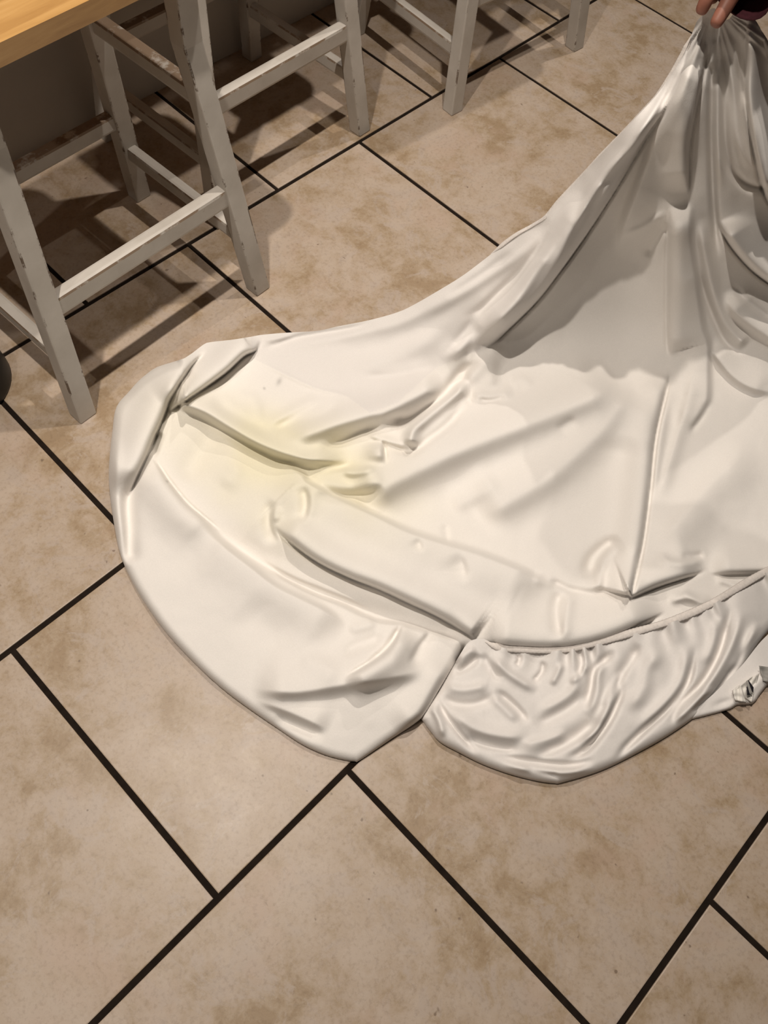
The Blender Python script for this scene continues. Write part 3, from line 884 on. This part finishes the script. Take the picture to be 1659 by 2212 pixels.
# ---- loose turned-under layer by the care label
U_OUT = dense([(1470, 1560), (1530, 1545), (1580, 1531), (1592, 1523), (1626, 1520), (1640, 1503), (1662, 1476), (1720, 1420), (1760, 1360)]) + dense([(1740, 1330), (1660, 1370), (1600, 1440), (1540, 1500)])
base_under = rbf_fit([(1470, 1560, .02), (1560, 1530, .02), (1626, 1510, .025), (1660, 1460, .03), (1740, 1370, .03), (1600, 1470, .03), (1660, 1400, .03)])
UF = [([(1560, 1520), (1620, 1490), (1665, 1440)], 10, 10, .010), ([(1530, 1530), (1590, 1505), (1640, 1460)], 7, 7, -.008)]
build_cloth('turned_under_hem', U_OUT, [dense([(1470, 1560), (1530, 1545), (1580, 1531), (1592, 1523), (1626, 1520), (1640, 1503), (1662, 1476), (1720, 1420), (1760, 1360)])], base_under, UF, 3.0, M_SKIRT, sheet, tint_skirt, 8.0, None)

# ---- elastic along both hems: a ribbed flattened cord
def ribbed(name, pts, width, parent, rib=5.0):
    """pts: (u, v, h) control points; swept as a puckered flat cord"""
    p = np.array(pts, float)
    uv = catmull(p, 2.4)
    P = at(uv[:, 0], uv[:, 1], uv[:, 2])
    n = len(P); K = 8
    tan = np.gradient(P, axis=0); tan /= np.linalg.norm(tan, axis=1)[:, None]
    up = np.array([0, 0, 1.0])
    verts = []; faces = []
    for i in range(n):
        s = np.cross(tan[i], up); s /= np.linalg.norm(s) + 1e-9
        w = np.cross(s, tan[i])
        fade = min(1, i / 12.0, (n - 1 - i) / 12.0)
        r = width * (0.15 + 0.85 * fade) * (1 + 0.05 * math.sin(i * 2.4 / rib * math.pi) + 0.08 * math.sin(i * 0.11))
        for k in range(K):
            a = 2 * math.pi * k / K
            verts.append((P[i] + s * math.cos(a) * r + w * math.sin(a) * r * 0.45) * T)
    for i in range(n - 1):
        for k in range(K):
            faces.append((i * K + k, i * K + (k + 1) % K, (i + 1) * K + (k + 1) % K, (i + 1) * K + k))
    return mesh_obj(name, verts, faces, M_ELASTIC, parent, True)

hs = [(1048, 1386), (1075, 1397), (1120, 1402), (1170, 1404), (1230, 1400), (1290, 1388), (1350, 1371), (1420, 1351), (1480, 1330), (1530, 1307), (1580, 1278), (1620, 1254), (1660, 1231), (1720, 1197), (1780, 1168)]
hz = base_skirt(np.array([a for a, b in hs], float), np.array([b for a, b in hs], float))
ribbed('elastic_hem', [(a, b, z + .006) for (a, b), z in zip(hs, hz)], 0.0125, sheet, 4.0)
hh = [(1060, 549), (1110, 510), (1150, 487), (1180, 467), (1210, 431), (1250, 387), (1290, 343), (1330, 301), (1380, 248), (1420, 204), (1450, 161), (1478, 113), (1494, 76)]
hz = base_main(np.array([a for a, b in hh], float), np.array([b for a, b in hh], float))
ribbed('elastic_hem', [(a, b, z + .004) for (a, b), z in zip(hh, hz)], 0.009, sheet, 3.0)
hr = [(1641, 62), (1652, 90), (1668, 135), (1690, 190), (1715, 250), (1745, 330), (1772, 405)]
hz = base_main(np.array([a for a, b in hr], float), np.array([b for a, b in hr], float))
ribbed('elastic_hem', [(a, b, z + .004) for (a, b), z in zip(hr, hz)], 0.016, sheet, 3.0)

# ---- care label sewn into the turned-under edge
def crumpled(name, quad, hgt, mat, parent, nu=14, nv=10, amp=.006, seed=3, thick=None):
    """bilinear patch between four survey corners (u, v, h), creased"""
    q = np.array(quad, float)
    rs = np.random.RandomState(seed)
    verts = []; faces = []
    for j in range(nv + 1):
        for i in range(nu + 1):
            a, b = i / nu, j / nv
            p = q[0] * (1 - a) * (1 - b) + q[1] * a * (1 - b) + q[2] * a * b + q[3] * (1 - a) * b
            z = p[2] + hgt + amp * (math.sin(a * 9 + b * 4 + seed) + 0.6 * math.sin(b * 11 - a * 3 + seed))
            verts.append(at(p[0], p[1], z) * T)
    for j in range(nv):
        for i in range(nu):
            k = j * (nu + 1) + i
            faces.append((k, k + nu + 1, k + nu + 2, k + 1))
    o = mesh_obj(name, verts, faces, mat, parent, True)
    md = o.modifiers.new('thickness', 'SOLIDIFY'); md.thickness = 0.0006
    return o
label = crumpled('care_label', [(1583, 1494, .05), (1618, 1466, .055), (1640, 1455, .045), (1624, 1517, .035)], 0.0, M_LABEL, sheet, 16, 12, .005, 3)
crumpled('care_label_fold', [(1581, 1492, .045), (1600, 1478, .055), (1612, 1516, .045), (1589, 1514, .038)], 0.002, M_LABEL, sheet, 10, 10, .003, 5)
crumpled('printed_patch', [(1612, 1471, .062), (1617, 1469, .062), (1628, 1485, .058), (1627, 1497, .058)], 0.006, M_PRINT, label, 6, 6, .0, 1)
crumpled('printed_patch', [(1613, 1483, .062), (1615, 1483, .062), (1620, 1500, .058), (1614, 1501, .058)], 0.006, M_PRINT, label, 6, 6, .0, 1)
crumpled('grey_stripe', [(1612, 1471, .064), (1616, 1470, .064), (1626, 1499, .06), (1620, 1500, .06)], 0.004, M_GREYP, label, 6, 6, .0, 1)
crumpled('grey_label', [(1640, 1438, .055), (1690, 1445, .05), (1690, 1480, .045), (1648, 1470, .05)], 0.0, M_GREYP, sheet, 12, 8, .004, 8)

# ------------------------------------------------------------------ the person's hand holding the sheet up
def bm_h(u, v, d):
    return float(base_main(np.array([u], float), np.array([v], float))[0]) + d
J = {}
def joint(n, u, v, h, r): J[n] = (Vector(at(u, v, h)) * T, r)
joint('palm', 1603, -78, 1.375, .026)
joint('wrist', 1642, -120, 1.42, .024)
hp = Vector(J['palm'][0])
shoulder = Vector((1.55, -0.86, 1.16))
# elbow a little below the straight line from hand to shoulder
elbow = hp.lerp(shoulder, 0.47) + Vector((0.03, -0.05, -0.05))
fore = (elbow - hp).normalized(); up = (shoulder - elbow).normalized()
J['wrist'] = (hp + fore * 0.062, .024)
J['forearm'] = (hp + fore * 0.15, .032)
J['elbow'] = (elbow, .038)
J['upper_arm'] = (elbow + up * 0.14, .044)
J['shoulder'] = (shoulder, .050)
BODY = {   # joint: (place, radius)
    'pelvis': ((1.87, -1.05, .84), .115), 'waist': ((1.79, -1.05, .97), .105), 'chest': ((1.65, -1.04, 1.12), .125),
    'collar': ((1.57, -1.04, 1.20), .075), 'neck': ((1.51, -1.04, 1.25), .048), 'skull_base': ((1.475, -1.04, 1.275), .062),
    'head': ((1.43, -1.04, 1.305), .082), 'crown': ((1.40, -1.04, 1.35), .070),
    'far_shoulder': ((1.55, -1.22, 1.16), .052), 'far_elbow': ((1.60, -1.27, .89), .040), 'far_forearm': ((1.555, -1.255, .78), .033), 'far_wrist': ((1.51, -1.235, .67), .024), 'far_palm': ((1.495, -1.225, .61), .026),
    'hip_a': ((1.87, -0.96, .80), .085), 'knee_a': ((1.80, -0.945, .45), .058), 'calf_a': ((1.83, -0.94, .28), .050), 'ankle_a': ((1.83, -0.935, .075), .034), 'toe_a': ((1.72, -0.935, .035), .026),
    'hip_b': ((1.87, -1.14, .80), .085), 'knee_b': ((1.80, -1.165, .45), .058), 'calf_b': ((1.83, -1.17, .28), .050), 'ankle_b': ((1.83, -1.175, .075), .034), 'toe_b': ((1.72, -1.175, .035), .026),
    'nose': ((1.352, -1.04, 1.272), .013),
}
for k, (p, r) in BODY.items(): J[k] = (Vector(p), r)
for n, (dx, dy, l) in {'index': (-.020, .018, 1.0), 'middle': (-.012, .006, 1.08), 'ring': (-.004, -.007, 1.0), 'little': (.004, -.020, .8)}.items():
    q = J['far_palm'][0]
    J['far_' + n + '_root'] = (q + Vector((dx, dy * 1.3, -.035)), .0125)
    J['far_' + n + '_knuckle'] = (q + Vector((dx - .012, dy * 1.6, -.035 - .038 * l)), .0100)
    J['far_' + n + '_tip'] = (q + Vector((dx - .004, dy * 1.6, -.035 - .072 * l)), .0080)
q = J['far_palm'][0]
J['far_thumb_knuckle'] = (q + Vector((-.035, .020, -.012)), .0120)
J['far_thumb_tip'] = (q + Vector((-.048, .022, -.045)), .0095)
joint('thumb_base', 1606, -52, 1.375, .0150)
joint('thumb_knuckle', 1582, -12, 1.345, .0118)
joint('thumb_joint', 1562, 24, 1.315, .0108)
joint('thumb_tip', 1541, 60, 1.285, .0085)
joint('index_root', 1566, -92, 1.385, .0135)
joint('index_knuckle', 1542, -56, 1.375, .0112)
joint('index_joint', 1529, -6, 1.345, .0105)
joint('index_tip', 1511, 32, 1.300, .0085)
joint('middle_root', 1588, -104, 1.350, .0135)
joint('middle_knuckle', 1566, -66, 1.315, .0112)
joint('middle_joint', 1545, -24, 1.285, .0102)
joint('middle_tip', 1536, 8, 1.262, .0082)
joint('ring_root', 1612, -108, 1.325, .0130)
joint('ring_knuckle', 1592, -70, 1.285, .0108)
joint('ring_joint', 1572, -34, 1.258, .0098)
joint('ring_tip', 1562, -4, 1.245, .0078)
joint('little_root', 1634, -108, 1.305, .0115)
joint('little_knuckle', 1618, -76, 1.270, .0095)
joint('little_joint', 1600, -46, 1.248, .0086)
joint('little_tip', 1590, -22, 1.238, .0070)
links_ = []
for chain in (['palm', 'wrist', 'forearm', 'elbow', 'upper_arm', 'shoulder', 'collar'], ['pelvis', 'waist', 'chest', 'collar', 'neck', 'skull_base', 'head', 'crown'],
              ['head', 'nose'], ['collar', 'far_shoulder', 'far_elbow', 'far_forearm', 'far_wrist', 'far_palm'],
              ['pelvis', 'hip_a', 'knee_a', 'calf_a', 'ankle_a', 'toe_a'], ['pelvis', 'hip_b', 'knee_b', 'calf_b', 'ankle_b', 'toe_b'], ['far_palm', 'far_thumb_knuckle', 'far_thumb_tip']):
    links_ += list(zip(chain, chain[1:]))
for f in ('index', 'middle', 'ring', 'little'):
    links_ += [('far_palm', 'far_' + f + '_root'), ('far_' + f + '_root', 'far_' + f + '_knuckle'), ('far_' + f + '_knuckle', 'far_' + f + '_tip')]
for f in ('index', 'middle', 'ring', 'little'):
    links_ += [('palm', f + '_root'), (f + '_root', f + '_knuckle'), (f + '_knuckle', f + '_joint'), (f + '_joint', f + '_tip')]
links_ += [('palm', 'thumb_base'), ('thumb_base', 'thumb_knuckle'), ('thumb_knuckle', 'thumb_joint'), ('thumb_joint', 'thumb_tip')]
names = list(J)
me = bpy.data.meshes.new('person')
me.from_pydata([tuple(J[n][0]) for n in names], [(names.index(a), names.index(b)) for a, b in links_], [])
person = bpy.data.objects.new('person', me); COL.objects.link(person)
me.materials.append(M_SKIN)
tag(person, 'person in a dark maroon top pinching the sheet hem between thumb and fingers', 'person')
sk = person.modifiers.new('skin', 'SKIN'); sk.use_smooth_shade = True
sv = me.skin_vertices[0].data
for i, n in enumerate(names):
    sv[i].radius = (J[n][1], J[n][1]); sv[i].use_root = (n == 'pelvis')
sb = person.modifiers.new('smooth', 'SUBSURF'); sb.levels = 2; sb.render_levels = 2

def tube(name, path, mat, parent, K=28, fold_amp=0.06, seed=1, cap=False):
    """open cloth tube along (point, radius) stations"""
    st = [(np.array(p), r) for p, r in path]
    P = np.array([p for p, r in st]); R_ = np.array([r for p, r in st])
    cc = catmull(np.column_stack([P * 1000, R_ * 1000]), 6.0) / 1000.0
    P = cc[:, :3]; R_ = cc[:, 3]
    tan = np.gradient(P, axis=0); tan /= np.linalg.norm(tan, axis=1)[:, None]
    verts = []; faces = []; n = len(P)
    a0 = np.array([0.3, -0.8, 0.5])
    for i in range(n):
        s1 = np.cross(tan[i], a0); s1 /= np.linalg.norm(s1); s2 = np.cross(s1, tan[i])
        for k in range(K):
            a = 2 * math.pi * k / K
            r = R_[i] * (1 + fold_amp * math.sin(3 * a + i * 0.21 + seed) * math.sin(i * 0.33 + seed) + 0.5 * fold_amp * math.sin(i * 0.9 + 2 * a))
            verts.append(P[i] + (s1 * math.cos(a) + s2 * math.sin(a)) * r)
    for i in range(n - 1):
        for k in range(K):
            faces.append((i * K + k, i * K + (k + 1) % K, (i + 1) * K + (k + 1) % K, (i + 1) * K + k))
    if cap: faces.append(tuple(range((n - 1) * K, n * K)))
    o = mesh_obj(name, verts, faces, mat, parent, True)
    md = o.modifiers.new('thickness', 'SOLIDIFY'); md.thickness = 0.002; md.offset = 1
    return o
cuff = Vector(at(1604, -22, 1.375)) * T
tube('sleeve', [(cuff, .043), (hp + fore * 0.05, .044), (hp + fore * 0.12, .046), (elbow - fore * .08, .050), (elbow + up * .02, .056), (J['upper_arm'][0], .062), (shoulder, .070), (shoulder + Vector((.03, -.10, .0)), .072)], M_SLEEVE, person, cap=True)

def squash(o, cy, f):
    for v in o.data.vertices: v.co.y = cy + (v.co.y - cy) * f
B = lambda k, r, d=(0, 0, 0): (J[k][0] + Vector(d), r)
j = tube('jumper', [B('pelvis', .142, (.01, 0, -.06)), B('pelvis', .142, (0, 0, .02)), B('waist', .138), B('chest', .158), B('collar', .126), B('neck', .068, (.01, 0, -.01))], M_SLEEVE, person, 40, .03, 2)
squash(j, -1.04, 1.32)
tube('sleeve', [B('far_wrist', .034, (.004, 0, .02)), B('far_forearm', .044), B('far_elbow', .052), (J['far_elbow'][0].lerp(J['far_shoulder'][0], .5), .058), B('far_shoulder', .068), (J['far_shoulder'][0] + Vector((.02, .10, .01)), .070)], M_SLEEVE, person, cap=True)
for k, sgn in (('a', 1), ('b', -1)):
    tube('trouser_leg', [B('ankle_' + k, .054, (0, 0, .0)), B('calf_' + k, .066), B('knee_' + k, .076), B('hip_' + k, .102), B('hip_' + k, .100, (0, -sgn * .03, .10))], M_TROUSER, person, 32, .03, 3, cap=True)
for k in 'ab':
    A, Tt = J['ankle_' + k][0], J['toe_' + k][0]
    bm = bmesh.new()
    bmesh.ops.create_uvsphere(bm, u_segments=20, v_segments=12, radius=1.0)
    for v in bm.verts:
        x, y, z = v.co
        z = max(z, -0.62)
        v.co = Vector((A.x - .055 + x * .145, A.y + y * .050 * (1 - .12 * x), .037 + z * (.058 + (.018 if x > 0 else -.012) * abs(x))))
    bm_obj('shoe', bm, M_BLACK, person, True)
hd = J['head'][0]
bm = bmesh.new()
bmesh.ops.create_uvsphere(bm, u_segments=28, v_segments=18, radius=1.0)
for v in bm.verts:
    n = v.co.copy()
    r = .098 + .005 * math.sin(9 * n.y + 5 * n.z)
    v.co = Vector((hd.x + .045 + n.x * r, hd.y + n.y * r * .92, hd.z + .030 + n.z * r * 1.02))
bm_obj('hair', bm, M_HAIR, person, True)
for sy in (-1, 1):
    bm = bmesh.new(); bmesh.ops.create_uvsphere(bm, u_segments=14, v_segments=10, radius=.011)
    bmesh.ops.translate(bm, verts=bm.verts, vec=Vector((1.366, -1.04 + sy * .032, 1.300)))
    bm_obj('eye', bm, M_EYE, person, True)
bm = bmesh.new(); bmesh.ops.create_uvsphere(bm, u_segments=14, v_segments=8, radius=1.0)
for v in bm.verts: v.co = Vector((1.385 + v.co.x * .010, -1.04 + v.co.y * .024, 1.236 + v.co.z * .007))
bm_obj('mouth', bm, M_LIP, person, True)
# ------------------------------------------------------------------ black bowl at the stool's foot
def lathe(name, prof, mat, parent=None, K=48):
    vs_, fs_ = [], []
    for r, z in prof:
        for k in range(K):
            a = 2 * math.pi * k / K
            vs_.append((r * T * math.cos(a), r * T * math.sin(a), z * T))
    for i in range(len(prof) - 1):
        for k in range(K):
            fs_.append((i * K + k, i * K + (k + 1) % K, (i + 1) * K + (k + 1) % K, (i + 1) * K + k))
    fs_.append(tuple(range(K))[::-1]); fs_.append(tuple((len(prof) - 1) * K + k for k in range(K)))
    return mesh_obj(name, vs_, fs_, mat, parent, True)
bowl = lathe('bowl', [(.190, 0), (.199, .004), (.200, .015), (.197, .05), (.186, .11), (.178, .128), (.170, .133), (.163, .128), (.150, .09), (.12, .06), (.06, .05)], M_BLACK)
bowl.location = (0.42 * T, 0.0, 0.0004)
tag(bowl, 'black round bowl standing on the tiles beside a stool leg', 'bowl')
